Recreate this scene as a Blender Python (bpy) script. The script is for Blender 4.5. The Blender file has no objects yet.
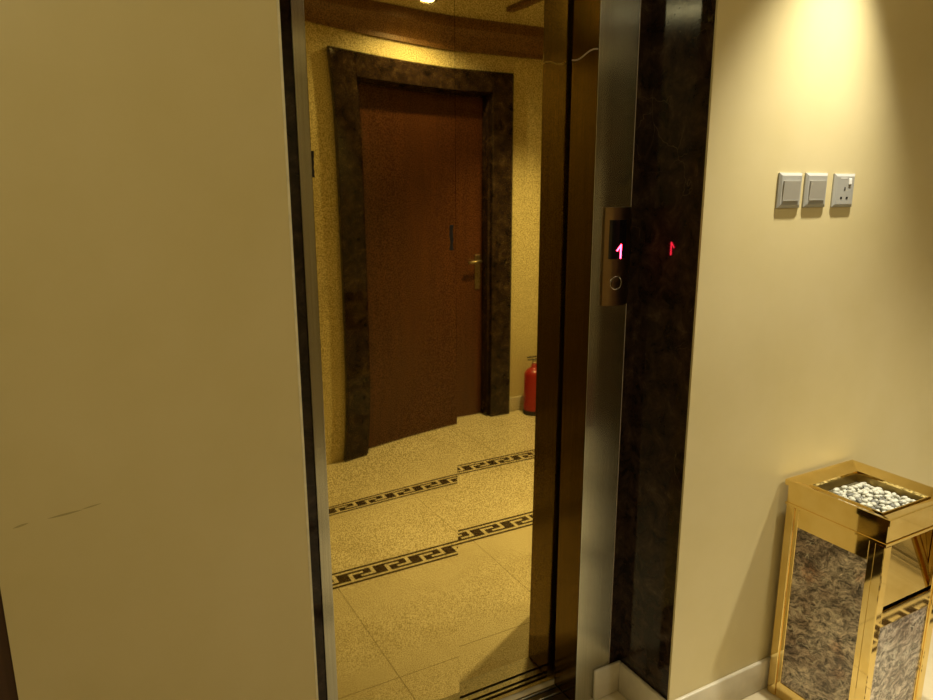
import bpy, bmesh, math, random
from mathutils import Vector, Matrix
random.seed(7)
sc = bpy.context.scene
C = sc.collection

# ------------------------------------------------------------------ layout (metres)
XL, XR = 0.3216, 1.2897          # painted wall edges either side of the lift recess (front plane y = 0)
D0 = 0.2039                      # plane of the steel frame
DM = 0.3203                      # plane of the mirrored doors
X1, X2, X3, X4 = 0.3971, 0.4233, 1.1283, 1.2493
XD = 0.805                       # meeting line of the two door panels
WB = -2.0                        # opposite wall
CEIL = 2.42
HEAD = 2.14                      # top of the recess

# ------------------------------------------------------------------ material helpers
def new_mat(name):
    m = bpy.data.materials.new(name); m.use_nodes = True
    nt = m.node_tree; b = nt.nodes['Principled BSDF']
    return m, nt, b
def N(nt, t, **kw):
    n = nt.nodes.new(t)
    for k, v in kw.items():
        if k in n.inputs: n.inputs[k].default_value = v
        else: setattr(n, k, v)
    return n
def L(nt, a, b): nt.links.new(a, b)
def coords(nt, scale=(1, 1, 1), rot=(0, 0, 0)):
    g = N(nt, 'ShaderNodeNewGeometry')
    mp = N(nt, 'ShaderNodeMapping'); mp.inputs['Scale'].default_value = scale; mp.inputs['Rotation'].default_value = rot
    L(nt, g.outputs['Position'], mp.inputs['Vector'])
    return mp.outputs['Vector']
def ramp(nt, fac, stops, interp='LINEAR'):
    r = N(nt, 'ShaderNodeValToRGB'); r.color_ramp.interpolation = interp
    els = r.color_ramp.elements
    while len(els) < len(stops): els.new(0.5)
    for e, (p, c) in zip(els, stops):
        e.position = p; e.color = (*c, 1)
    L(nt, fac, r.inputs['Fac']); return r.outputs['Color']
def noise(nt, vec, scale, detail=4, rough=.55, dist=0):
    n = N(nt, 'ShaderNodeTexNoise'); n.inputs['Scale'].default_value = scale
    n.inputs['Detail'].default_value = detail; n.inputs['Roughness'].default_value = rough; n.inputs['Distortion'].default_value = dist
    L(nt, vec, n.inputs['Vector']); return n.outputs['Fac']
def bump(nt, b, h, strength, dist=.001):
    n = N(nt, 'ShaderNodeBump'); n.inputs['Strength'].default_value = strength; n.inputs['Distance'].default_value = dist
    L(nt, h, n.inputs['Height']); L(nt, n.outputs['Normal'], b.inputs['Normal'])

def mat_plain(name, col, rough=.5, metal=0, spec=.5, var=.06, scale=30):
    m, nt, b = new_mat(name)
    v = coords(nt); f = noise(nt, v, scale, 3)
    lo = tuple(max(0, c*(1-var)) for c in col); hi = tuple(min(1, c*(1+var)) for c in col)
    L(nt, ramp(nt, f, [(.3, lo), (.7, hi)]), b.inputs['Base Color'])
    b.inputs['Roughness'].default_value = rough; b.inputs['Metallic'].default_value = metal
    b.inputs['Specular IOR Level'].default_value = spec
    return m
def mat_paint():
    m, nt, b = new_mat('cream_wall_paint')
    v = coords(nt); f = noise(nt, v, 3.2, 5, .6)
    L(nt, ramp(nt, f, [(.3, (.63, .53, .27)), (.7, (.68, .58, .325))]), b.inputs['Base Color'])
    b.inputs['Roughness'].default_value = .42; b.inputs['Specular IOR Level'].default_value = .35
    bump(nt, b, noise(nt, v, 220, 3), .12, .0006)
    return m
def mat_gold_mirror():
    m, nt, b = new_mat('gold_mirror_steel')
    v = coords(nt)
    f = noise(nt, v, 430, 2, .6)
    L(nt, ramp(nt, f, [(.40, (.42, .32, .085)), (.60, (.86, .68, .26))]), b.inputs['Base Color'])
    b.inputs['Metallic'].default_value = 1; b.inputs['Roughness'].default_value = .022
    return m
def mat_gold_brushed():
    m, nt, b = new_mat('bronze_polished_jamb')
    v = coords(nt, (300, 300, 6)); f = noise(nt, v, 1.0, 3)
    L(nt, ramp(nt, f, [(.3, (.125, .082, .024)), (.7, (.18, .118, .036))]), b.inputs['Base Color'])
    b.inputs['Metallic'].default_value = 1; b.inputs['Roughness'].default_value = .16
    return m
def mat_steel():
    m, nt, b = new_mat('brushed_steel')
    v = coords(nt, (420, 420, 4)); f = noise(nt, v, 1.0, 3)
    L(nt, ramp(nt, f, [(.3, (.46, .44, .35)), (.7, (.56, .54, .44))]), b.inputs['Base Color'])
    b.inputs['Metallic'].default_value = 1; b.inputs['Roughness'].default_value = .23; b.inputs['Anisotropic'].default_value = 1.0
    t = N(nt, 'ShaderNodeCombineXYZ'); t.inputs[0].default_value = 1; L(nt, t.outputs[0], b.inputs['Tangent'])
    return m
def mat_brass(name='polished_brass', rough=.05):
    m, nt, b = new_mat(name)
    v = coords(nt); f = noise(nt, v, 14, 3)
    L(nt, ramp(nt, f, [(.3, (.80, .60, .215)), (.7, (.89, .70, .31))]), b.inputs['Base Color'])
    b.inputs['Metallic'].default_value = 1; b.inputs['Roughness'].default_value = rough
    return m
def mat_marble_dark():
    m, nt, b = new_mat('dark_brown_marble')
    v = coords(nt)
    f1 = noise(nt, v, 17, 9, .72, .5)
    base = ramp(nt, f1, [(.34, (.008, .005, .004)), (.48, (.024, .014, .010)), (.58, (.042, .025, .016)), (.70, (.085, .057, .035)), (.80, (.20, .15, .10))])
    vo = N(nt, 'ShaderNodeTexVoronoi', feature='DISTANCE_TO_EDGE'); vo.inputs['Scale'].default_value = 13
    w = N(nt, 'ShaderNodeVectorMath', operation='ADD')
    nn = N(nt, 'ShaderNodeTexNoise'); nn.inputs['Scale'].default_value = 7; nn.inputs['Detail'].default_value = 4
    L(nt, v, nn.inputs['Vector'])
    sm = N(nt, 'ShaderNodeVectorMath', operation='SCALE'); sm.inputs['Scale'].default_value = .16
    L(nt, nn.outputs['Color'], sm.inputs[0]); L(nt, v, w.inputs[0]); L(nt, sm.outputs[0], w.inputs[1]); L(nt, w.outputs[0], vo.inputs['Vector'])
    vein = ramp(nt, vo.outputs['Distance'], [(0, (.7, .7, .7)), (.012, (0, 0, 0))])
    msk = ramp(nt, noise(nt, v, 4.5, 3), [(.56, (0, 0, 0)), (.70, (1, 1, 1))])
    mul = N(nt, 'ShaderNodeMixRGB', blend_type='MULTIPLY'); mul.inputs[0].default_value = 1
    L(nt, vein, mul.inputs[1]); L(nt, msk, mul.inputs[2])
    mix = N(nt, 'ShaderNodeMixRGB'); L(nt, mul.outputs[0], mix.inputs[0]); L(nt, base, mix.inputs[1])
    mix.inputs[2].default_value = (.20, .14, .085, 1)
    L(nt, mix.outputs[0], b.inputs['Base Color'])
    b.inputs['Roughness'].default_value = .06; b.inputs['Specular IOR Level'].default_value = .3
    return m
def mat_marble_bin():
    m, nt, b = new_mat('grey_wispy_marble')
    v = coords(nt, (1, 1, 1), (.5, .3, .2))
    nn = N(nt, 'ShaderNodeTexNoise'); nn.inputs['Scale'].default_value = 16; nn.inputs['Detail'].default_value = 5
    L(nt, v, nn.inputs['Vector'])
    sm = N(nt, 'ShaderNodeVectorMath', operation='SCALE'); sm.inputs['Scale'].default_value = .085
    L(nt, nn.outputs['Color'], sm.inputs[0])
    w = N(nt, 'ShaderNodeVectorMath', operation='ADD'); L(nt, v, w.inputs[0]); L(nt, sm.outputs[0], w.inputs[1])
    mp = N(nt, 'ShaderNodeMapping'); mp.inputs['Scale'].default_value = (1.0, .8, 2.0); mp.inputs['Rotation'].default_value = (.35, 0, 0)
    L(nt, w.outputs[0], mp.inputs['Vector'])
    f = noise(nt, mp.outputs[0], 38, 9, .80, .2)
    base = ramp(nt, f, [(.37, (.040, .037, .036)), (.44, (.15, .135, .12)), (.49, (.30, .265, .23)), (.545, (.56, .50, .43)), (.62, (.85, .79, .69))])
    big = ramp(nt, noise(nt, v, 5, 3), [(.42, (.62, .52, .48)), (.6, (1.15, 1.1, 1.05))])
    mul = N(nt, 'ShaderNodeMixRGB', blend_type='MULTIPLY'); mul.inputs[0].default_value = 1
    L(nt, base, mul.inputs[1]); L(nt, big, mul.inputs[2])
    pk = ramp(nt, noise(nt, v, 7, 3), [(.60, (0, 0, 0)), (.72, (1, 1, 1))])
    mix = N(nt, 'ShaderNodeMixRGB', blend_type='MULTIPLY'); L(nt, pk, mix.inputs[0]); L(nt, mul.outputs[0], mix.inputs[1])
    mix.inputs[2].default_value = (1.0, .72, .58, 1)
    mp2 = N(nt, 'ShaderNodeMapping'); mp2.inputs['Scale'].default_value = (1, .55, 1.9); mp2.inputs['Rotation'].default_value = (.5, 0, 0)
    L(nt, w.outputs[0], mp2.inputs['Vector'])
    vo = N(nt, 'ShaderNodeTexVoronoi', feature='DISTANCE_TO_EDGE'); vo.inputs['Scale'].default_value = 40
    L(nt, mp2.outputs[0], vo.inputs['Vector'])
    ve = ramp(nt, vo.outputs['Distance'], [(0, (.8, .8, .8)), (.07, (0, 0, 0))])
    mk = ramp(nt, noise(nt, v, 22, 4), [(.48, (0, 0, 0)), (.60, (1, 1, 1))])
    vm = N(nt, 'ShaderNodeMixRGB', blend_type='MULTIPLY'); vm.inputs[0].default_value = 1; L(nt, ve, vm.inputs[1]); L(nt, mk, vm.inputs[2])
    m2 = N(nt, 'ShaderNodeMixRGB'); L(nt, vm.outputs[0], m2.inputs[0]); L(nt, mix.outputs[0], m2.inputs[1]); m2.inputs[2].default_value = (.80, .74, .60, 1)
    L(nt, m2.outputs[0], b.inputs['Base Color'])
    b.inputs['Roughness'].default_value = .12
    return m
def mat_floor():
    m, nt, b = new_mat('cream_polished_tiles')
    v = coords(nt)
    f = noise(nt, v, 5, 6, .6, .6)
    base = ramp(nt, f, [(.3, (.60, .51, .32)), (.7, (.70, .61, .41))])
    sep = N(nt, 'ShaderNodeSeparateXYZ'); L(nt, v, sep.inputs[0])
    def grid(out, off, step):
        a = N(nt, 'ShaderNodeMath', operation='ADD'); a.inputs[1].default_value = off; L(nt, out, a.inputs[0])
        d = N(nt, 'ShaderNodeMath', operation='DIVIDE'); d.inputs[1].default_value = step; L(nt, a.outputs[0], d.inputs[0])
        fr = N(nt, 'ShaderNodeMath', operation='FRACT'); L(nt, d.outputs[0], fr.inputs[0])
        lt = N(nt, 'ShaderNodeMath', operation='LESS_THAN'); lt.inputs[1].default_value = .004/step; L(nt, fr.outputs[0], lt.inputs[0])
        return lt.outputs[0]
    gx = grid(sep.outputs['X'], 6-.02, .61); gy = grid(sep.outputs['Y'], 6.605+.002, .605)
    mx = N(nt, 'ShaderNodeMath', operation='MAXIMUM'); L(nt, gx, mx.inputs[0]); L(nt, gy, mx.inputs[1])
    mix = N(nt, 'ShaderNodeMixRGB'); L(nt, mx.outputs[0], mix.inputs[0]); L(nt, base, mix.inputs[1]); mix.inputs[2].default_value = (.42, .35, .20, 1)
    L(nt, mix.outputs[0], b.inputs['Base Color'])
    b.inputs['Roughness'].default_value = .22
    return m
def mat_wood(name, c0, c1, rough=.35):
    m, nt, b = new_mat(name)
    v = coords(nt, (14, 14, 1.1)); f = noise(nt, v, 2.2, 6, .6, .6)
    L(nt, ramp(nt, f, [(.3, c0), (.7, c1)]), b.inputs['Base Color']); b.inputs['Roughness'].default_value = rough
    return m
def mat_emit(name, col, s):
    m, nt, b = new_mat(name)
    b.inputs['Base Color'].default_value = (.02, .02, .02, 1)
    b.inputs['Emission Color'].default_value = (*col, 1); b.inputs['Emission Strength'].default_value = s
    return m

PAINT = mat_paint(); GOLD = mat_gold_mirror(); BRONZE = mat_gold_brushed(); STEEL = mat_steel()
BRASS = mat_brass(); MDARK = mat_marble_dark(); MBIN = mat_marble_bin(); FLOOR = mat_floor()
CEILM = mat_plain('ceiling_paint', (.62, .52, .27), .7, var=.03, scale=4)
CORN = mat_wood('brown_cornice_wood', (.16, .075, .022), (.23, .115, .036), .45)
DOORW = mat_wood('red_brown_door_wood', (.060, .019, .007), (.090, .030, .011), .3)
SURR = MDARK
SKIRT = mat_plain('cream_marble_skirting', (.60, .54, .40), .25, var=.08, scale=18)
INLAY = mat_plain('dark_floor_inlay', (.055, .036, .020), .25)
SILLM = mat_plain('worn_aluminium', (.20, .17, .11), .38, metal=1)
DARK = mat_plain('shaft_dark', (.006, .005, .005), .8)
BLACK = mat_plain('black_rubber', (.015, .012, .010), .5)
SWITCH = mat_plain('satin_silver_plastic', (.38, .375, .34), .33, spec=.6, var=.03)
SWITCHK = mat_plain('warm_grey_rocker', (.36, .34, .29), .36, spec=.5, var=.03)
WHITEK = mat_plain('white_plastic', (.85, .84, .80), .3, var=.02)
RED = mat_plain('red_enamel', (.33, .016, .014), .28, var=.05)
CHROME = mat_plain('satin_chrome', (.75, .72, .65), .2, metal=1)
PEB_W = mat_plain('white_pebble_stone', (.52, .51, .42), .45, var=.22, scale=60)
PEB_G = mat_plain('grey_pebble_stone', (.16, .155, .13), .45, var=.15, scale=60)
PLATE = mat_plain('dark_bronze_plate', (.26, .17, .085), .30, metal=1, var=.05)
GLASSK = mat_plain('black_display_glass', (.004, .003, .005), .08)
LED = mat_emit('magenta_led', (1.0, .018, .045), 26.0)
LAMP = mat_emit('warm_lamp_lens', (1.0, .82, .50), 45)
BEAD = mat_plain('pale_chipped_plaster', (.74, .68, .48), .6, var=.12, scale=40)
TARN = mat_plain('tarnished_brass', (.42, .31, .11), .34, metal=1, var=.15, scale=25)
SCUFF = mat_plain('grey_scuff', (.44, .365, .17), .6)
AGED = mat_plain('aged_nickel', (.34, .27, .16), .4, metal=1)
PALE_LINE = mat_plain('pale_line', (.62, .52, .42), .5)

# ------------------------------------------------------------------ mesh helpers
def add_box(bm, x0, x1, y0, y1, z0, z1, bev=0, seg=2):
    r = bmesh.ops.create_cube(bm, size=1)
    vs = r['verts']
    for v in vs:
        v.co = Vector(((x0+x1)/2+v.co.x*(x1-x0), (y0+y1)/2+v.co.y*(y1-y0), (z0+z1)/2+v.co.z*(z1-z0)))
    if bev:
        es = list({e for v in vs for e in v.link_edges})
        bmesh.ops.bevel(bm, geom=es, offset=bev, segments=seg, affect='EDGES', profile=.5)
    return bm
def box(*a, **k): return add_box(bmesh.new(), *a, **k)
def add_prism(bm, pts, z0, z1):
    lo = [bm.verts.new((x, y, z0)) for x, y in pts]; hi = [bm.verts.new((x, y, z1)) for x, y in pts]
    n = len(pts)
    bm.faces.new(lo[::-1]); bm.faces.new(hi)
    for i in range(n): bm.faces.new((lo[i], lo[(i+1) % n], hi[(i+1) % n], hi[i]))
    bmesh.ops.recalc_face_normals(bm, faces=bm.faces[:])
    return bm
def add_lathe(bm, prof, cx, cy, n=32):
    rings = []
    for r, z in prof:
        rings.append([bm.verts.new((cx+r*math.cos(2*math.pi*i/n), cy+r*math.sin(2*math.pi*i/n), z)) for i in range(n)] if r > 1e-6 else [bm.verts.new((cx, cy, z))])
    for a, b in zip(rings, rings[1:]):
        for i in range(n):
            j = (i+1) % n
            if len(a) == 1 and len(b) == 1: continue
            if len(a) == 1: bm.faces.new((a[0], b[j], b[i]))
            elif len(b) == 1: bm.faces.new((a[i], a[j], b[0]))
            else: bm.faces.new((a[i], a[j], b[j], b[i]))
    bmesh.ops.recalc_face_normals(bm, faces=bm.faces[:])
    return bm
def add_tube(bm, pts, r, n=10):
    pts = [Vector(p) for p in pts]; rings = []
    for i, p in enumerate(pts):
        t = (pts[min(i+1, len(pts)-1)]-pts[max(i-1, 0)]).normalized()
        a = t.orthogonal().normalized() if i == 0 else (rings[-1][1]-t*rings[-1][1].dot(t)).normalized()
        b = t.cross(a)
        rings.append(([bm.verts.new(p+a*r*math.cos(2*math.pi*k/n)+b*r*math.sin(2*math.pi*k/n)) for k in range(n)], a))
    for (A, _), (B, _) in zip(rings, rings[1:]):
        for k in range(n): bm.faces.new((A[k], A[(k+1) % n], B[(k+1) % n], B[k]))
    bm.faces.new(rings[0][0][::-1]); bm.faces.new(rings[-1][0])
    bmesh.ops.recalc_face_normals(bm, faces=bm.faces[:])
    return bm
def origin(o):
    v = Vector((0, 0, 0))
    while o: v += o.location; o = o.parent
    return v
def obj(name, bm, mat, parent=None, smooth=False, at=None):
    me = bpy.data.meshes.new(name)
    off = origin(parent) if parent else Vector(at or (0, 0, 0))
    for v in bm.verts: v.co -= off
    bm.normal_update(); bm.to_mesh(me); bm.free()
    me.materials.append(mat)
    if smooth:
        for p in me.polygons: p.use_smooth = True
    o = bpy.data.objects.new(name, me); C.objects.link(o)
    if parent: o.parent = parent
    elif at: o.location = at
    return o
def auto_smooth(o, deg=35):
    for p in o.data.polygons: p.use_smooth = True
    o.data.set_sharp_from_angle(angle=math.radians(deg)); return o
def tag(o, label, cat, group=None):
    o['label'] = label; o['category'] = cat
    if group: o['group'] = group
    return o
def thing(name, label, cat, loc, group=None):
    o = bpy.data.objects.new(name, None); C.objects.link(o); o.location = loc; o.empty_display_size = .1
    return tag(o, label, cat, group)
def struct(name, bm, mat, label, cat, parent=None):
    o = obj(name, bm, mat, parent)
    if not parent: o['kind'] = 'structure'; tag(o, label, cat)
    return o

# ------------------------------------------------------------------ setting
XA, XB = -3.2, 5.2
struct('floor', box(XA-.1, XB+.1, WB-.25, .5, -.06, 0), FLOOR, 'cream polished tile floor of the lift lobby', 'floor')
struct('ceiling', box(XA-.1, XB+.1, WB-.25, .5, CEIL, CEIL+.06), CEILM, 'cream painted ceiling above the lift lobby', 'ceiling')
# right of the lift: the plaster laps over the marble lining by 6 mm
bm = add_prism(bmesh.new(), [(XR, 0), (XB, 0), (XB, .45), (XR+.02, .45), (XR+.02, .006), (XR, .006)], 0, CEIL)
struct('wall_right', bm, PAINT, 'cream painted wall right of the lift with switches and brass bin', 'wall')
XW = -.163
bm = add_prism(bmesh.new(), [(XL, 0), (XL, .006), (XL-.02, .006), (XL-.02, .45), (XW, .45), (XW, 0)], 0, CEIL)
struct('wall_left', bm, PAINT, 'olive cream painted wall pier left of the lift', 'wall')
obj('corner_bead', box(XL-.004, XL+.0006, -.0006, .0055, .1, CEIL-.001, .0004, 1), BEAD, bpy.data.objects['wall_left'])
for xa, xb, z, hh in ((-.135, -.114, .966, .003), (-.088, -.040, .971, .003), (-.040, -.012, .976, .002)):
    bm = bmesh.new(); k = 7
    lo = [(xa+(xb-xa)*i/k, z+.004*i/k-hh*.5*math.sin(math.pi*i/k)) for i in range(k+1)]; hi = [(x, zz+hh*math.sin(math.pi*i/k)+.0003) for i, (x, zz) in enumerate(lo)]
    lp = lo+hi[::-1]
    a = [bm.verts.new((x, -.0004, zz)) for x, zz in lp]; bm.faces.new(a)
    r_ = bmesh.ops.extrude_face_region(bm, geom=bm.faces[:])
    for v in r_['geom']:
        if isinstance(v, bmesh.types.BMVert): v.co.y = .0
    bmesh.ops.recalc_face_normals(bm, faces=bm.faces[:])
    obj('scuff_mark', bm, SCUFF, bpy.data.objects['wall_left'])
bm = box(XL, XR, 0, .45, HEAD, CEIL)
struct('wall_lintel', bm, PAINT, 'cream painted wall above the lift recess', 'wall')
struct('wall_shaft', box(XL-.02, XR+.02, .40, .45, 0, HEAD), DARK, 'dark shaft wall behind the lift doors', 'wall')
# left of the pier: another doorway, only its brown casing enters the picture
struct('wall_far_left', box(XA, -1.20, 0, .45, 0, CEIL), PAINT, 'cream painted wall beyond the brown doorway', 'wall')
struct('wall_over_doorway', box(-1.20, XW, 0, .45, 2.15, CEIL), PAINT, 'cream painted wall above the brown doorway', 'wall')
d2 = thing('door_2', 'dark brown timber doorway at the left edge of the pier', 'door', (-.68, .06, 0)); d2['kind'] = 'structure'
bm = bmesh.new()
add_box(bm, XW-.09, XW-.001, .012, .14, 0, 2.149, .003); add_box(bm, -1.199, -1.11, .012, .14, 0, 2.149, .003); add_box(bm, -1.11, XW-.09, .012, .14, 2.06, 2.149, .003)
BROWNF = mat_wood('dark_brown_casing', (.045, .022, .013), (.085, .040, .022), .35)
obj('door_casing', bm, BROWNF, d2)
lf = obj('door_leaf', box(-1.108, XW-.092, .06, .10, .004, 2.058), BROWNF, d2)
bm = bmesh.new()
for z0, z1 in ((.2, .95), (1.1, 1.9)):
    add_box(bm, -1.0, XW-.2, .05, .062, z0, z1, .008)
obj('door_moulding', bm, BROWNF, lf)
# opposite side (seen in the mirrored doors)
DX0, DX1, DT = 1.345, 2.255, 2.03
EX0, EX1 = 2.80, 4.20
bm = bmesh.new()
add_box(bm, XA, DX0-.002, WB-.2, WB, 0, CEIL); add_box(bm, DX1+.002, EX0-.002, WB-.2, WB, 0, CEIL); add_box(bm, EX1+.002, XB, WB-.2, WB, 0, CEIL); add_box(bm, EX0-.002, EX1+.002, WB-.2, WB, DT+.002, CEIL); add_box(bm, DX0-.002, DX1+.002, WB-.2, WB, DT+.002, CEIL)
struct('wall_back', bm, PAINT, 'cream painted wall opposite the lift, mirrored in its doors', 'wall')
struct('wall_end', box(XB, XB+.1, WB-.2, .45, 0, CEIL), PAINT, 'cream wall closing the lobby beyond the bin', 'wall')
struct('wall_near_end', box(XA-.1, XA, WB-.2, .45, 0, CEIL), PAINT, 'cream wall closing the lobby at the far left', 'wall')
def cornice(y, s):
    prof = [(0, 2.25), (.018*s, 2.25), (.018*s, 2.275), (.05*s, 2.33), (.075*s, 2.36), (.075*s, CEIL-.001), (0, CEIL-.001)]
    bm = bmesh.new()
    a = [bm.verts.new((XA, y+p, z)) for p, z in prof]; b = [bm.verts.new((XB, y+p, z)) for p, z in prof]
    n = len(prof); bm.faces.new(a); bm.faces.new(b[::-1])
    for i in range(n): bm.faces.new((a[i], a[(i+1) % n], b[(i+1) % n], b[i]))
    bmesh.ops.recalc_face_normals(bm, faces=bm.faces[:]); return bm
struct('trim_1', cornice(WB, 1), CORN, 'brown wooden cornice along the top of the opposite wall', 'cornice')
def skirting(name, x0, x1, y0, y1, label):
    bm = box(x0, x1, y0, y1, .0, .1, .005, 3)
    return auto_smooth(struct(name, bm, SKIRT, label, 'baseboard'))
skirting('baseboard_right', XR+.001, XB, -.012, 0, 'cream marble baseboard along the foot of the right wall')
skirting('baseboard_recess_side', XR-.012, XR, 0, D0-.012, 'cream marble baseboard at the foot of the marble side of the recess')
skirting('baseboard_recess_back', 1.19, XR, D0-.012, D0, 'short cream marble baseboard under the steel lift frame')
skirting('baseboard_left', XW, XL, -.012, 0, 'cream marble baseboard along the foot of the left pier')
skirting('baseboard_back', 2.402, EX0-.102, WB, WB+.012, 'cream marble baseboard along the foot of the opposite wall')

# two rows of dark Greek key laid into the floor
KEY = ["##########",
       "..........",
       "########.#",
       "##....##.#",
       "##.#####.#",
       "##.##....#",
       "##.#######",
       "..........",
       "##########"]
def key_band(yc, w, period=.155):
    bm = bmesh.new(); rows = len(KEY); cols = len(KEY[0]); dy = w/rows; dx = period/cols
    x0, x1 = .30, 3.4
    n = int((x1-x0)/period)
    def quad(xa, xb, ya, yb):
        bm.faces.new([bm.verts.new(p) for p in ((xa, ya, .0006), (xb, ya, .0006), (xb, yb, .0006), (xa, yb, .0006))])
    for r, row in enumerate(KEY):
        ya = yc-w/2+r*dy; yb = ya+dy
        if set(row) == {'#'}: quad(XA+.01, XB-.01, ya, yb); continue
        for k in range(int(math.floor((XA+.2-x0)/period)), int((XB-.2-x0)/period)):
            c = 0
            while c < cols:
                if row[c] == '#':
                    e = c
                    while e < cols and row[e] == '#': e += 1
                    quad(x0+k*period+c*dx, x0+k*period+e*dx, ya, yb); c = e
                else: c += 1
    return bm
fl = bpy.data.objects['floor']
obj('key_border_near', key_band(-.60, .115), INLAY, fl).name = 'key_border'
obj('key_border', key_band(-1.26, .115), INLAY, fl)

# ------------------------------------------------------------------ door across the lobby
d1 = thing('door_1', 'red-brown wooden door across the lobby, mirrored in the lift doors', 'door', ((DX0+DX1)/2, WB-.14, 0)); d1['kind'] = 'structure'
bm = bmesh.new()
PJ = .05
add_box(bm, 1.205, DX0, WB, WB+PJ, 0, 2.15, .004); add_box(bm, DX1, 2.40, WB, WB+PJ, 0, 2.15, .004); add_box(bm, DX0, DX1, WB, WB+PJ, DT, 2.15, .004)
add_box(bm, DX0, DX0+.015, WB-.10, WB+.02, 0, DT); add_box(bm, DX1-.015, DX1, WB-.10, WB+.02, 0, DT); add_box(bm, DX0+.015, DX1-.015, WB-.10, WB+.02, DT-.015, DT)
obj('door_surround', bm, SURR, d1)
leaf = obj('door_leaf', box(DX0+.018, DX1-.018, WB-.09, WB-.05, .004, DT-.018), DOORW, d1)
bm = bmesh.new()
hp = obj('handle_plate', box(2.186, 2.222, WB-.05, WB-.043, .85, 1.07, .003), AGED, leaf)
add_tube(bm, [(2.204, WB-.045, 1.03), (2.204, WB-.005, 1.03), (2.195, WB+.003, 1.03), (2.115, WB+.003, 1.025)], .009)
obj('lever', bm, AGED, hp, True)

# unseen second doorway further along, added wide and dark to darken the steel frame
d4 = thing('door_3', 'unseen dark brown double door further along the opposite wall, widened to darken the steel lift frame', 'door', ((EX0+EX1)/2, WB-.10, 0)); d4['kind'] = 'structure'
bm = bmesh.new()
add_box(bm, EX0-.10, EX0, WB, WB+.03, 0, 2.12, .004); add_box(bm, EX1, EX1+.10, WB, WB+.03, 0, 2.12, .004); add_box(bm, EX0, EX1, WB, WB+.03, DT, 2.12, .004)
obj('door_surround', bm, SURR, d4)
for a, b in ((EX0+.002, (EX0+EX1)/2-.001), ((EX0+EX1)/2+.001, EX1-.002)):
    obj('door_leaf', box(a, b, WB-.10, WB-.06, .004, DT-.002, .003), BROWNF, d4)

# ------------------------------------------------------------------ lift: marble lining, steel frame, doors, sill
mr = thing('trim_2', 'dark brown veined marble lining of the lift recess', 'surround', ((XL+XR)/2, D0, 0)); mr['kind'] = 'structure'
obj('reveal_slab', box(XR, XR+.02, .006, D0+.024, 0, HEAD-.02), MDARK, mr)
obj('reveal_slab', box(XL-.02, XL, .006, D0+.024, 0, HEAD-.02), MDARK, mr)
obj('edge_strip', box(X4, XR, D0+.004, D0+.024, 0, HEAD-.02), MDARK, mr)
obj('edge_strip', box(XL, X1, D0+.004, D0+.024, 0, HEAD-.02), MDARK, mr)
obj('soffit_slab', box(XL, XR, .006, D0+.024, HEAD-.02, HEAD), MDARK, mr)

JB = .309
fr = thing('lift_frame', 'brushed steel frame around the gold lift doors', 'door frame', ((X2+X3)/2, D0, 0))
bm = box(X3, X4, D0, JB, 0, 2.10, .0015, 2)
jr = obj('jamb', bm, STEEL, fr)
jr.data.materials.append(BRONZE)
for p in jr.data.polygons:
    if p.normal.x < -.9: p.material_index = 1
obj('edge_hairline', box(X4+.0002, X4+.0022, D0+.0012, D0+.0042, .1, HEAD-.03), PALE_LINE, mr)  # thin pale strip along the outer edge of the right steel jamb
jl = obj('jamb', box(X1, X2, D0, JB, 0, 2.10, .0015, 2), STEEL, fr)
jl.data.materials.append(BRONZE)
for p in jl.data.polygons:
    if p.normal.x > .9: p.material_index = 1
hd = obj('frame_head', box(X1, X4, D0, JB, 2.10, HEAD-.021, .0015, 2), STEEL, fr)
# thin wavy line of sealant across the inner face of the right jamb
bm = bmesh.new()
pts = [(X3-.0008, D0+.004+t*(JB-D0-.006), 1.792+.006*math.sin(t*5.2+.6)-.004*t) for t in [i/14 for i in range(15)]]
add_tube(bm, pts, .0016, 6); obj('sealant_line', bm, PALE_LINE, jr, True)

def sig(t): return 1/(1+math.exp(-max(-40, min(40, t))))
def softplus(t): return t if t > 30 else math.log1p(math.exp(t))
def h_left(x, z):
    s = min(1, max(0, (x-.42)/.385)); w = (1-s)**1.4
    bulge = .0052*(sig((z-.86)/.065)-sig((z-1.79)/.075))
    return w*bulge + .011*(-.2*softplus((.8-z)/.2))
def h_right(x, z):
    return -.009*(-.2*softplus((.8-z)/.2))
def door_panel(name, x0, x1, hf, label, nx=30, nz=170, z0=.006, z1=2.095, th=.03):
    bm = bmesh.new()
    g = [[bm.verts.new((x0+(x1-x0)*i/nx, DM+hf(x0+(x1-x0)*i/nx, z0+(z1-z0)*j/nz), z0+(z1-z0)*j/nz)) for i in range(nx+1)] for j in range(nz+1)]
    for j in range(nz):
        for i in range(nx):
            f = bm.faces.new((g[j][i], g[j][i+1], g[j+1][i+1], g[j+1][i])); f.smooth = True
    ring = [g[0][i] for i in range(nx+1)]+[g[j][nx] for j in range(1, nz+1)]+[g[nz][i] for i in range(nx-1, -1, -1)]+[g[j][0] for j in range(nz-1, 0, -1)]
    a = [bm.verts.new(v.co) for v in ring]; b = [bm.verts.new((v.co.x, DM+th, v.co.z)) for v in ring]
    n = len(ring)
    for i in range(n): bm.faces.new((a[i], b[i], b[(i+1) % n], a[(i+1) % n]))
    bm.faces.new(b)
    o = obj(name, bm, GOLD, at=((x0+x1)/2, DM, 0))
    return tag(o, label, 'lift door')
pl = door_panel('lift_door_panel', X2-.02, XD-.0004, h_left, 'gold mirrored lift door panel left of the seam, next to the painted pier')
pr = door_panel('lift_door_panel', XD+.0004, X3+.02, h_right, 'gold mirrored lift door panel right of the seam, next to the call buttons')
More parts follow.
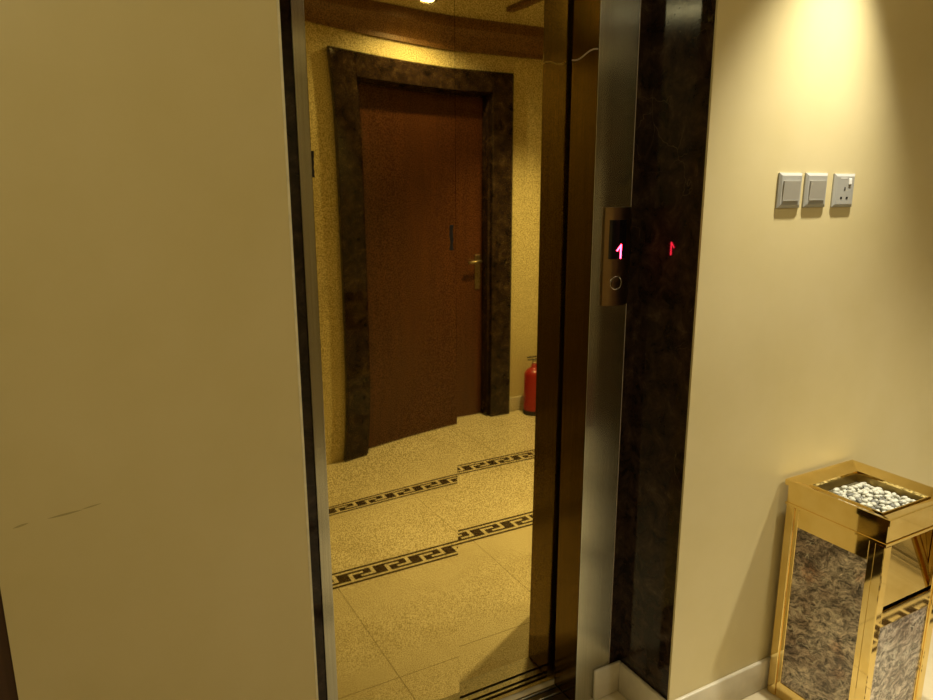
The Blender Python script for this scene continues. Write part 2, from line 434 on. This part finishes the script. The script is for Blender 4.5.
def scuff(x, z, w, h, parent):
    rnd = random.Random(int(x*1000)); bm = bmesh.new(); n = 9
    hf = h_left if x < XD else h_right
    Lp = [(x-w/2*(.6+.5*rnd.random()), z-h/2+h*i/n) for i in range(n+1)]; Rp = [(x+w/2*(.5+.5*rnd.random()), z-h/2+h*i/n) for i in range(n+1)]
    loop = Lp+Rp[::-1]
    a = [bm.verts.new((px, DM+hf(px, pz)-.0004, pz)) for px, pz in loop]
    b = [bm.verts.new((px, DM+hf(px, pz)-.0012, pz)) for px, pz in loop]
    bm.faces.new(b); m = len(loop)
    for i in range(m): bm.faces.new((a[i], a[(i+1) % m], b[(i+1) % m], b[i]))
    bmesh.ops.recalc_face_normals(bm, faces=bm.faces[:])
    obj('scuff_mark', bm, BLACK, parent)
scuff(.4605, 1.526, .008, .055, pl); scuff(.793, 1.359, .010, .060, pl)

sl = thing('lift_sill', 'worn metal door sill with sliding grooves under the gold lift doors', 'sill', ((X2+X3)/2, .30, 0))
bm = bmesh.new()
for y0, y1 in ((D0+.003, .262), (.270, .289), (.297, .306)):
    add_box(bm, X1+.002 if y0 > 5 else X2+.001, X3-.001, y0, y1, .0, .006, .001, 1)
obj('sill_rail', bm, SILLM, sl)
obj('groove', box(X2+.001, X3-.001, D0+.003, .308, .0, .0015), BLACK, sl)

# call panel on the right steel jamb
cx0, cx1, cz0, cz1 = 1.162, 1.246, 1.180, 1.428
cp = thing('call_panel', 'bronze lift call panel with lit floor display and round button', 'call panel', ((cx0+cx1)/2, D0, cz0))
bm = bmesh.new(); n = 14
# face bowed outwards in plan
front = []
for i in range(n+1):
    t = i/n; x = cx0+(cx1-cx0)*t
    front.append((x, D0-.006-.014*(1-(2*t-1)**2)))
def bowy(x):
    t = (x-cx0)/(cx1-cx0); return D0-.006-.014*(1-(2*t-1)**2)
add_prism(bm, front+[(cx1, D0-.0005), (cx0, D0-.0005)], cz0, cz1)
face = auto_smooth(obj('faceplate', bm, PLATE, cp), 40)
def bowed_patch(x0, x1, z0, z1, off, th=.0008):
    bm = bmesh.new(); k = 8; pts = [(x0+(x1-x0)*i/k, bowy(x0+(x1-x0)*i/k)-off) for i in range(k+1)]
    add_prism(bm, pts+[(x, y+th) for x, y in pts[::-1]], z0, z1); return bm
scr = obj('display_screen', bowed_patch(1.172, 1.223, 1.300, 1.397, .0008), GLASSK, cp)
# digit 1 : slanted flag and stem
bm = bmesh.new()
def stroke(bm, p, q, w, yoff):
    p, q = Vector(p), Vector(q); t = (q-p).normalized(); nrm = Vector((-t.y, t.x))*w/2
    pts = [p+nrm, p-nrm, q-nrm, q+nrm]
    a = [bm.verts.new((c.x, bowy(c.x)-yoff, c.y)) for c in pts]; b = [bm.verts.new((c.x, bowy(c.x)-yoff+.0006, c.y)) for c in pts]
    bm.faces.new(a); bm.faces.new(b[::-1])
    for i in range(4): bm.faces.new((a[i], a[(i+1) % 4], b[(i+1) % 4], b[i]))
stroke(bm, (1.2040, 1.301), (1.2040, 1.3355), .0042, .0016)
stroke(bm, (1.2055, 1.3360), (1.1920, 1.3200), .0036, .0018)
bmesh.ops.recalc_face_normals(bm, faces=bm.faces[:])
obj('lit_digit', bm, LED, scr)
bm = bmesh.new(); bx, bzc = 1.1955, 1.2385; R, r = .0165, .0011
ringv = []
for i in range(36):
    a = 2*math.pi*i/36; px, pz = bx+R*math.cos(a), bzc+R*math.sin(a)
    ringv.append([bm.verts.new((px+r*math.cos(a)*math.cos(b), bowy(px)-r*math.sin(b)*.8, pz+r*math.sin(a)*math.cos(b))) for b in (0, 1.05, 2.1, 3.14, 4.2, 5.25)])
for i in range(36):
    A, B = ringv[i], ringv[(i+1) % 36]
    for k in range(6): bm.faces.new((A[k], A[(k+1) % 6], B[(k+1) % 6], B[k]))
bmesh.ops.recalc_face_normals(bm, faces=bm.faces[:])
btn = bmesh.new(); add_lathe(btn, [(0, 0), (.0150, 0), (.0150, .0012), (.013, .0018), (0, .0020)], 0, 0, 28)
for v in btn.verts: v.co = Vector((bx+v.co.x, bowy(bx)+.001-v.co.z, bzc+v.co.y))
bmesh.ops.recalc_face_normals(btn, faces=btn.faces[:])
bo = auto_smooth(obj('call_button', btn, PLATE, cp)); obj('button_ring', bm, CHROME, bo, True)

# ------------------------------------------------------------------ wall plates
def plate_body(bm, x0, z0, s=.086, d0=.0038, d1=.0075, inset=.0065):
    x1, z1 = x0+s, z0+s
    def ring(i, y): return [bm.verts.new(p) for p in ((x0+i, y, z0+i), (x1-i, y, z0+i), (x1-i, y, z1-i), (x0+i, y, z1-i))]
    rs = [ring(.0, -.0002), ring(.0, -d0), ring(inset, -d1), ring(inset+.001, -d1-.0003)]
    for a, b in zip(rs, rs[1:]):
        for i in range(4): bm.faces.new((a[i], a[(i+1) % 4], b[(i+1) % 4], b[i]))
    bm.faces.new(rs[-1]); bm.faces.new(rs[0][::-1])
    bmesh.ops.recalc_face_normals(bm, faces=bm.faces[:]); return bm
def light_switch(x0, z0, label):
    t = thing('light_switch', label, 'switch', (x0+.043, 0, z0), 'wall plates beside the lift')
    obj('switch_plate', plate_body(bmesh.new(), x0, z0), SWITCH, t)
    # rocker standing proud, pressed in at the bottom
    bm = bmesh.new(); xa, xb, za, zb = x0+.0125, x0+.0735, z0+.0125, z0+.066
    yb, yt = -.0083, -.0115
    v = [bm.verts.new(p) for p in ((xa, -.0079, za), (xb, -.0079, za), (xb, -.0079, zb), (xa, -.0079, zb), (xa, yb-.0006, za), (xb, yb-.0006, za), (xb, yt, zb), (xa, yt, zb))]
    for f in ((0, 1, 2, 3), (4, 5, 6, 7), (0, 1, 5, 4), (1, 2, 6, 5), (2, 3, 7, 6), (3, 0, 4, 7)): bm.faces.new([v[i] for i in f])
    bmesh.ops.recalc_face_normals(bm, faces=bm.faces[:])
    ro = obj('rocker', bm, SWITCHK, t)
    obj('indicator_line', box(xa+.002, xb-.002, -.0102, -.0082, za+.0055, za+.0068), SWITCH, ro)
    return t
light_switch(1.5375, 1.4250, 'silver rocker switch plate on the wall, nearest the lift')
light_switch(1.6380, 1.4255, 'silver rocker switch plate between the other switch and the socket')
sx, sz = 1.7515, 1.4245
so = thing('power_socket', 'silver three-pin power socket plate right of the two switches', 'socket', (sx+.043, 0, sz), 'wall plates beside the lift')
obj('socket_plate', plate_body(bmesh.new(), sx, sz, inset=.0065), SWITCH, so)
for px, pz, w, h in ((.043, .047, .0050, .009), (.031, .024, .008, .0055), (.055, .024, .008, .0055)):
    obj('pin_slot', box(sx+px-w/2, sx+px+w/2, -.0083, -.0074, sz+pz-h/2, sz+pz+h/2), BLACK, so)
obj('rocker', box(sx+.056, sx+.067, -.0105, -.0076, sz+.058, sz+.074, .0015), WHITEK, so)
obj('label_line', box(sx+.022, sx+.050, -.0082, -.0075, sz+.0735, sz+.0755), WHITEK, so)

# ------------------------------------------------------------------ brass and marble ash bin
bx0, bx1, by1, by0 = 1.668, 1.968, -.3095, -.0135
BZ = .680
ab = thing('ash_bin', 'square brass ash bin with marble side panels and a tray of pebbles', 'bin', ((bx0+bx1)/2, (by0+by1)/2, 0))
def ring_faces(bm, rs, close=True):
    for a, b in zip(rs, rs[1:]):
        for i in range(4): bm.faces.new((a[i], a[(i+1) % 4], b[(i+1) % 4], b[i]))
def rect(bm, i, z): return [bm.verts.new(p) for p in ((bx0+i, by1+i, z), (bx1-i, by1+i, z), (bx1-i, by0-i, z), (bx0+i, by0-i, z))]
bm = bmesh.new()
# outer skin of the lid, lip, sloping funnel, inner lip, tray wall and floor
rs = [rect(bm, *p) for p in ((.016, .606), (.004, .606), (.004, .613), (.007, .614), (.007, .662), (.0, .664), (.0, BZ), (.006, BZ), (.044, BZ-.012), (.045, BZ-.009), (.049, BZ-.009), (.050, BZ-.016))]
ring_faces(bm, rs); bm.faces.new(rs[0][::-1])
bmesh.ops.recalc_face_normals(bm, faces=bm.faces[:])
lid = obj('lid', bm, BRASS, ab)
bm = bmesh.new(); rs = [rect(bm, *p) for p in ((.050, BZ-.016), (.0515, BZ-.045))]
ring_faces(bm, rs); bm.faces.new(rs[-1])
for f in bm.faces: f.normal_flip()
obj('tray_liner', bm, TARN, lid)
sand = box(bx0+.053, bx1-.053, by1+.053, by0-.053, BZ-.0448, BZ-.040)
obj('tray_bed', sand, mat_plain('dark_ash_bed', (.09, .075, .035), .7), lid)
# body
i = .006; P = .027; pd = .012
def post(x0, x1, y0, y1):
    bm = box(x0, x1, y0, y1, 0, .605, .003, 2)
    return obj('corner_post', bm, BRASS, ab)
X0, X1_, Y0, Y1 = bx0+i, bx1-i, by1+i, by0-i
post(X0, X0+P, Y0, Y0+P); post(X1_-P, X1_, Y0, Y0+P); post(X0, X0+P, Y1-P, Y1); post(X1_-P, X1_, Y1-P, Y1)
# raised bead on each post face, as on the photo's doubled uprights
def face_frames(side):
    """left and right faces: brass frame with one tall marble panel"""
    xs = (X0+.004, X0+.012) if side < 0 else (X1_-.012, X1_-.004)
    bm = bmesh.new(); ya, yb = Y0+P, Y1-P
    add_box(bm, *xs, ya, ya+.016, .0, .605, .001, 1); add_box(bm, *xs, yb-.012, yb, .0, .605, .001, 1)
    add_box(bm, *xs, ya+.016, yb-.012, .549, .605, .001, 1); add_box(bm, *xs, ya+.016, yb-.012, .0, .052, .001, 1)
    obj('side_frame', bm, BRASS, ab)
    xm = (X0+.0075, X0+.016) if side < 0 else (X1_-.016, X1_-.0075)
    obj('marble_panel', box(*xm, ya+.014, yb-.010, .050, .551), MBIN, ab)
face_frames(-1); face_frames(1)
def front_frame(yA, sgn):
    y = lambda a, b: sorted((yA+sgn*a, yA+sgn*b))
    xa, xb = X0+P, X1_-P
    bm = bmesh.new()
    add_box(bm, xa, xa+.008, *y(.004, .012), .0, .605, .001, 1); add_box(bm, xb-.008, xb, *y(.004, .012), .0, .605, .001, 1)
    add_box(bm, xa+.008, xb-.008, *y(.004, .012), .366, .412, .0015, 2); add_box(bm, xa+.008, xb-.008, *y(.004, .012), .0, .055, .001, 1)
    obj('marble_panel', box(xa+.006, xb-.006, *y(.0075, .016), .053, .368), MBIN, ab)
    add_box(bm, xa-.006, xa, *y(P+.0005, .062), .40, .604); add_box(bm, xb, xb+.006, *y(P+.0005, .062), .40, .604)
    obj('front_frame', bm, BRASS, ab)
    # swing flap, its top leaning in, slightly dished
    bm = bmesh.new(); nz, nx = 16, 10
    def fy(u, z):
        t = (z-.418)/(.600-.418)
        return yA+sgn*(.0128+.026*t+.012*t*u)
    g = []
    for k in range(nz+1):
        z = .418+.182*k/nz
        g.append([bm.verts.new((xa+.0008+(xb-xa-.0016)*q/nx, fy(q/nx, z), z)) for q in range(nx+1)])
    for k in range(nz):
        for q in range(nx): bm.faces.new((g[k][q], g[k][q+1], g[k+1][q+1], g[k+1][q]))
    r = bmesh.ops.extrude_face_region(bm, geom=bm.faces[:])
    for v in [e for e in r['geom'] if isinstance(e, bmesh.types.BMVert)]: v.co.y += sgn*.003
    bmesh.ops.recalc_face_normals(bm, faces=bm.faces[:])
    auto_smooth(obj('flap', bm, BRASS, ab), 40)
front_frame(Y0, 1); front_frame(Y1, -1)
obj('inner_bucket', box(X0+.03, X1_-.03, Y0+.06, Y1-.06, .004, .59), DARK, ab)

# pebbles in the tray, every one its own stone
def pebble_mesh(seed):
    rnd = random.Random(seed); bm = bmesh.new(); bmesh.ops.create_icosphere(bm, subdivisions=2, radius=1)
    ax = [(Vector((rnd.uniform(-1, 1), rnd.uniform(-1, 1), rnd.uniform(-1, 1))).normalized(), rnd.uniform(-.18, .18)) for _ in range(4)]
    for v in bm.verts:
        n = v.co.normalized(); k = 1+sum(a*max(0, n.dot(d))**2 for d, a in ax)
        v.co = Vector((n.x*1.25, n.y*.92, n.z*.66))*k
    me = bpy.data.meshes.new('pebble'); bm.to_mesh(me); bm.free()
    for p in me.polygons: p.use_smooth = True
    return me
meshes = [pebble_mesh(s) for s in range(7)]
for me in meshes: me.materials.append(PEB_W)
gmesh = []
for me in meshes[:4]:
    g = me.copy(); g.materials[0] = PEB_G; gmesh.append(g)
px0, px1, py0, py1 = bx0+.066, bx1-.068, by1+.062, by0-.072
rnd = random.Random(11)
spots = []
stepx, stepy = .0168, .0138
ny = int((py1-py0)/stepy); nx = int((px1-px0)/stepx)
for lay in range(2):
    for a in range(ny+1):
        for b in range(nx+1):
            x = px0+(b+.5*(a % 2))*stepx+rnd.uniform(-.003, .003)+lay*.006; y = py0+a*stepy+rnd.uniform(-.0025, .0025)+lay*.005
            if x > px1+.004 or y > py1+.004: continue
            edge = min(x-px0, px1-x, y-py0, py1-y)
            if lay == 1 and (edge < .006 or rnd.random() < .35): continue
            if lay == 0 and edge < .004 and rnd.random() < .3: continue
            spots.append((x, y, BZ-.040+.0055+lay*.0085))
for k, (x, y, z) in enumerate(spots):
    grey = rnd.random() < .22
    o = bpy.data.objects.new('pebble', (rnd.choice(gmesh) if grey else rnd.choice(meshes)))
    C.objects.link(o); o.location = (x, y, z)
    s = rnd.uniform(.0068, .0088); o.scale = (s, s, s)
    o.rotation_euler = (rnd.uniform(-.45, .45), rnd.uniform(-.45, .45), rnd.uniform(0, 6.28))
    tag(o, 'dark grey pebble among the white ones in the brass bin tray' if grey else 'white pebble lying in the tray on top of the brass bin', 'pebble', 'grey pebbles in the bin tray' if grey else 'white pebbles in the bin tray')

# ------------------------------------------------------------------ fire extinguisher across the lobby
ex, ey = 2.545, WB+.115
fe = thing('fire_extinguisher', 'red fire extinguisher standing across the lobby, mirrored in the lift door', 'fire extinguisher', (ex, ey, 0))
obj('cylinder', add_lathe(bmesh.new(), [(0, .0), (.062, 0), (.066, .006), (.066, .03)] + [(.066, .27)] + [(.066*math.cos(a), .27+.055*math.sin(a)) for a in (.25, .5, .75, 1.0, 1.2)] + [(.02, .335), (.02, .345), (0, .345)], ex, ey, 36), RED, fe, True)
obj('base_ring', add_lathe(bmesh.new(), [(.0675, .002), (.0675, .03), (.0665, .032)], ex, ey, 36), BLACK, fe, True)
vb = obj('valve', add_lathe(bmesh.new(), [(0, .345), (.016, .345), (.016, .375), (.011, .38), (0, .38)], ex, ey, 20), CHROME, fe, True)
bm = bmesh.new(); add_box(bm, ex-.055, ex+.02, ey-.008, ey+.008, .392, .399, .002); add_box(bm, ex-.05, ex+.02, ey-.007, ey+.007, .375, .381, .002)
obj('squeeze_handle', bm, BLACK, fe)
obj('hose', add_tube(bmesh.new(), [(ex+.012, ey, .365), (ex+.06, ey, .35), (ex+.085, ey, .28), (ex+.08, ey, .15), (ex+.075, ey, .08)], .009), BLACK, fe, True)

# small brown block under the ceiling across the lobby
tag(obj('ceiling_bar', box(2.135, 2.185, -1.62, -1.20, CEIL-.025, CEIL-.0005, .004), CORN, at=(2.16, -1.41, CEIL-.025)), 'small brown bar fixed to the ceiling across the lobby', 'ceiling fitting')

# ------------------------------------------------------------------ downlights
def downlight(x, y, label, power, angle, blend, col=(1, .80, .50), aim=(0, 0, -1), lens=True, soft=.02):
    t = thing('ceiling_downlight', label, 'lamp', (x, y, CEIL), 'ceiling downlights')
    obj('trim_ring', add_lathe(bmesh.new(), [(.036, CEIL-.0005), (.052, CEIL-.0005), (.052, CEIL-.004), (.046, CEIL-.008), (.037, CEIL-.008), (.036, CEIL-.0005)], x, y, 32), CHROME, t, True)
    obj('lens', add_lathe(bmesh.new(), [(0, CEIL-.003), (.0355, CEIL-.003), (.0355, CEIL-.001), (0, CEIL-.001)], x, y, 32), LAMP, t)
    ld = bpy.data.lights.new('downlight_beam', 'SPOT'); ld.energy = power; ld.spot_size = math.radians(angle); ld.spot_blend = blend
    ld.color = col; ld.shadow_soft_size = soft
    lo = bpy.data.objects.new('downlight_beam', ld); C.objects.link(lo); lo.parent = t; lo.location = (0, 0, -.03)
    lo.rotation_euler = Vector(aim).to_track_quat('-Z', 'Y').to_euler()
    return t
WARM = (1.0, .92, .70)
downlight(1.73, -.215, 'ceiling downlight close to the right wall above the bin', 100, 66, .95, (1, .94, .76), aim=(-.11, .02, -1))
downlight(1.70, -1.70, 'ceiling downlight close to the opposite wall, in front of its door', 19, 150, .6, WARM)
downlight(2.35, -1.28, 'ceiling downlight in the middle of the lobby to the right of the bin', 130, 100, .8, (1, .93, .72), soft=.05)
downlight(-.45, -1.25, 'unseen fill downlight added on the left to brighten the left wall', 16, 178, .25, (1, .89, .52))  # unseen fill lamp, added to brighten the left wall

# ------------------------------------------------------------------ world, camera, view
w = bpy.data.worlds.new('world'); sc.world = w; w.use_nodes = True
w.node_tree.nodes['Background'].inputs[0].default_value = (.05, .04, .02, 1); w.node_tree.nodes['Background'].inputs[1].default_value = .1
cam = bpy.data.cameras.new('camera'); co = bpy.data.objects.new('camera', cam); C.objects.link(co)
F, YAW, PIT, ROLL = 706.43, .4989, .2232, -.0024
cam.sensor_fit = 'HORIZONTAL'; cam.sensor_width = 36; cam.lens = 36*F/933; cam.clip_start = .02
co.location = (0, -1.2097, 1.4719)
fw = Vector((math.sin(YAW)*math.cos(PIT), math.cos(YAW)*math.cos(PIT), -math.sin(PIT)))
right = Vector((math.cos(YAW), -math.sin(YAW), 0)); up = right.cross(fw)
c, s = math.cos(ROLL), math.sin(ROLL)
r2 = right*c + up*s; u2 = up*c - right*s
M = Matrix((r2, u2, -fw)).transposed().to_4x4(); M.translation = co.location
co.matrix_world = M
sc.camera = co
sc.view_settings.view_transform = 'Standard'; sc.view_settings.look = 'None'
sc.view_settings.gamma = 1; sc.view_settings.use_curve_mapping = False
sc.view_settings.exposure = 0.45
sc.cycles.max_bounces = 10; sc.cycles.glossy_bounces = 8; sc.cycles.diffuse_bounces = 6
sc.cycles.sample_clamp_indirect = 4; sc.cycles.caustics_reflective = True
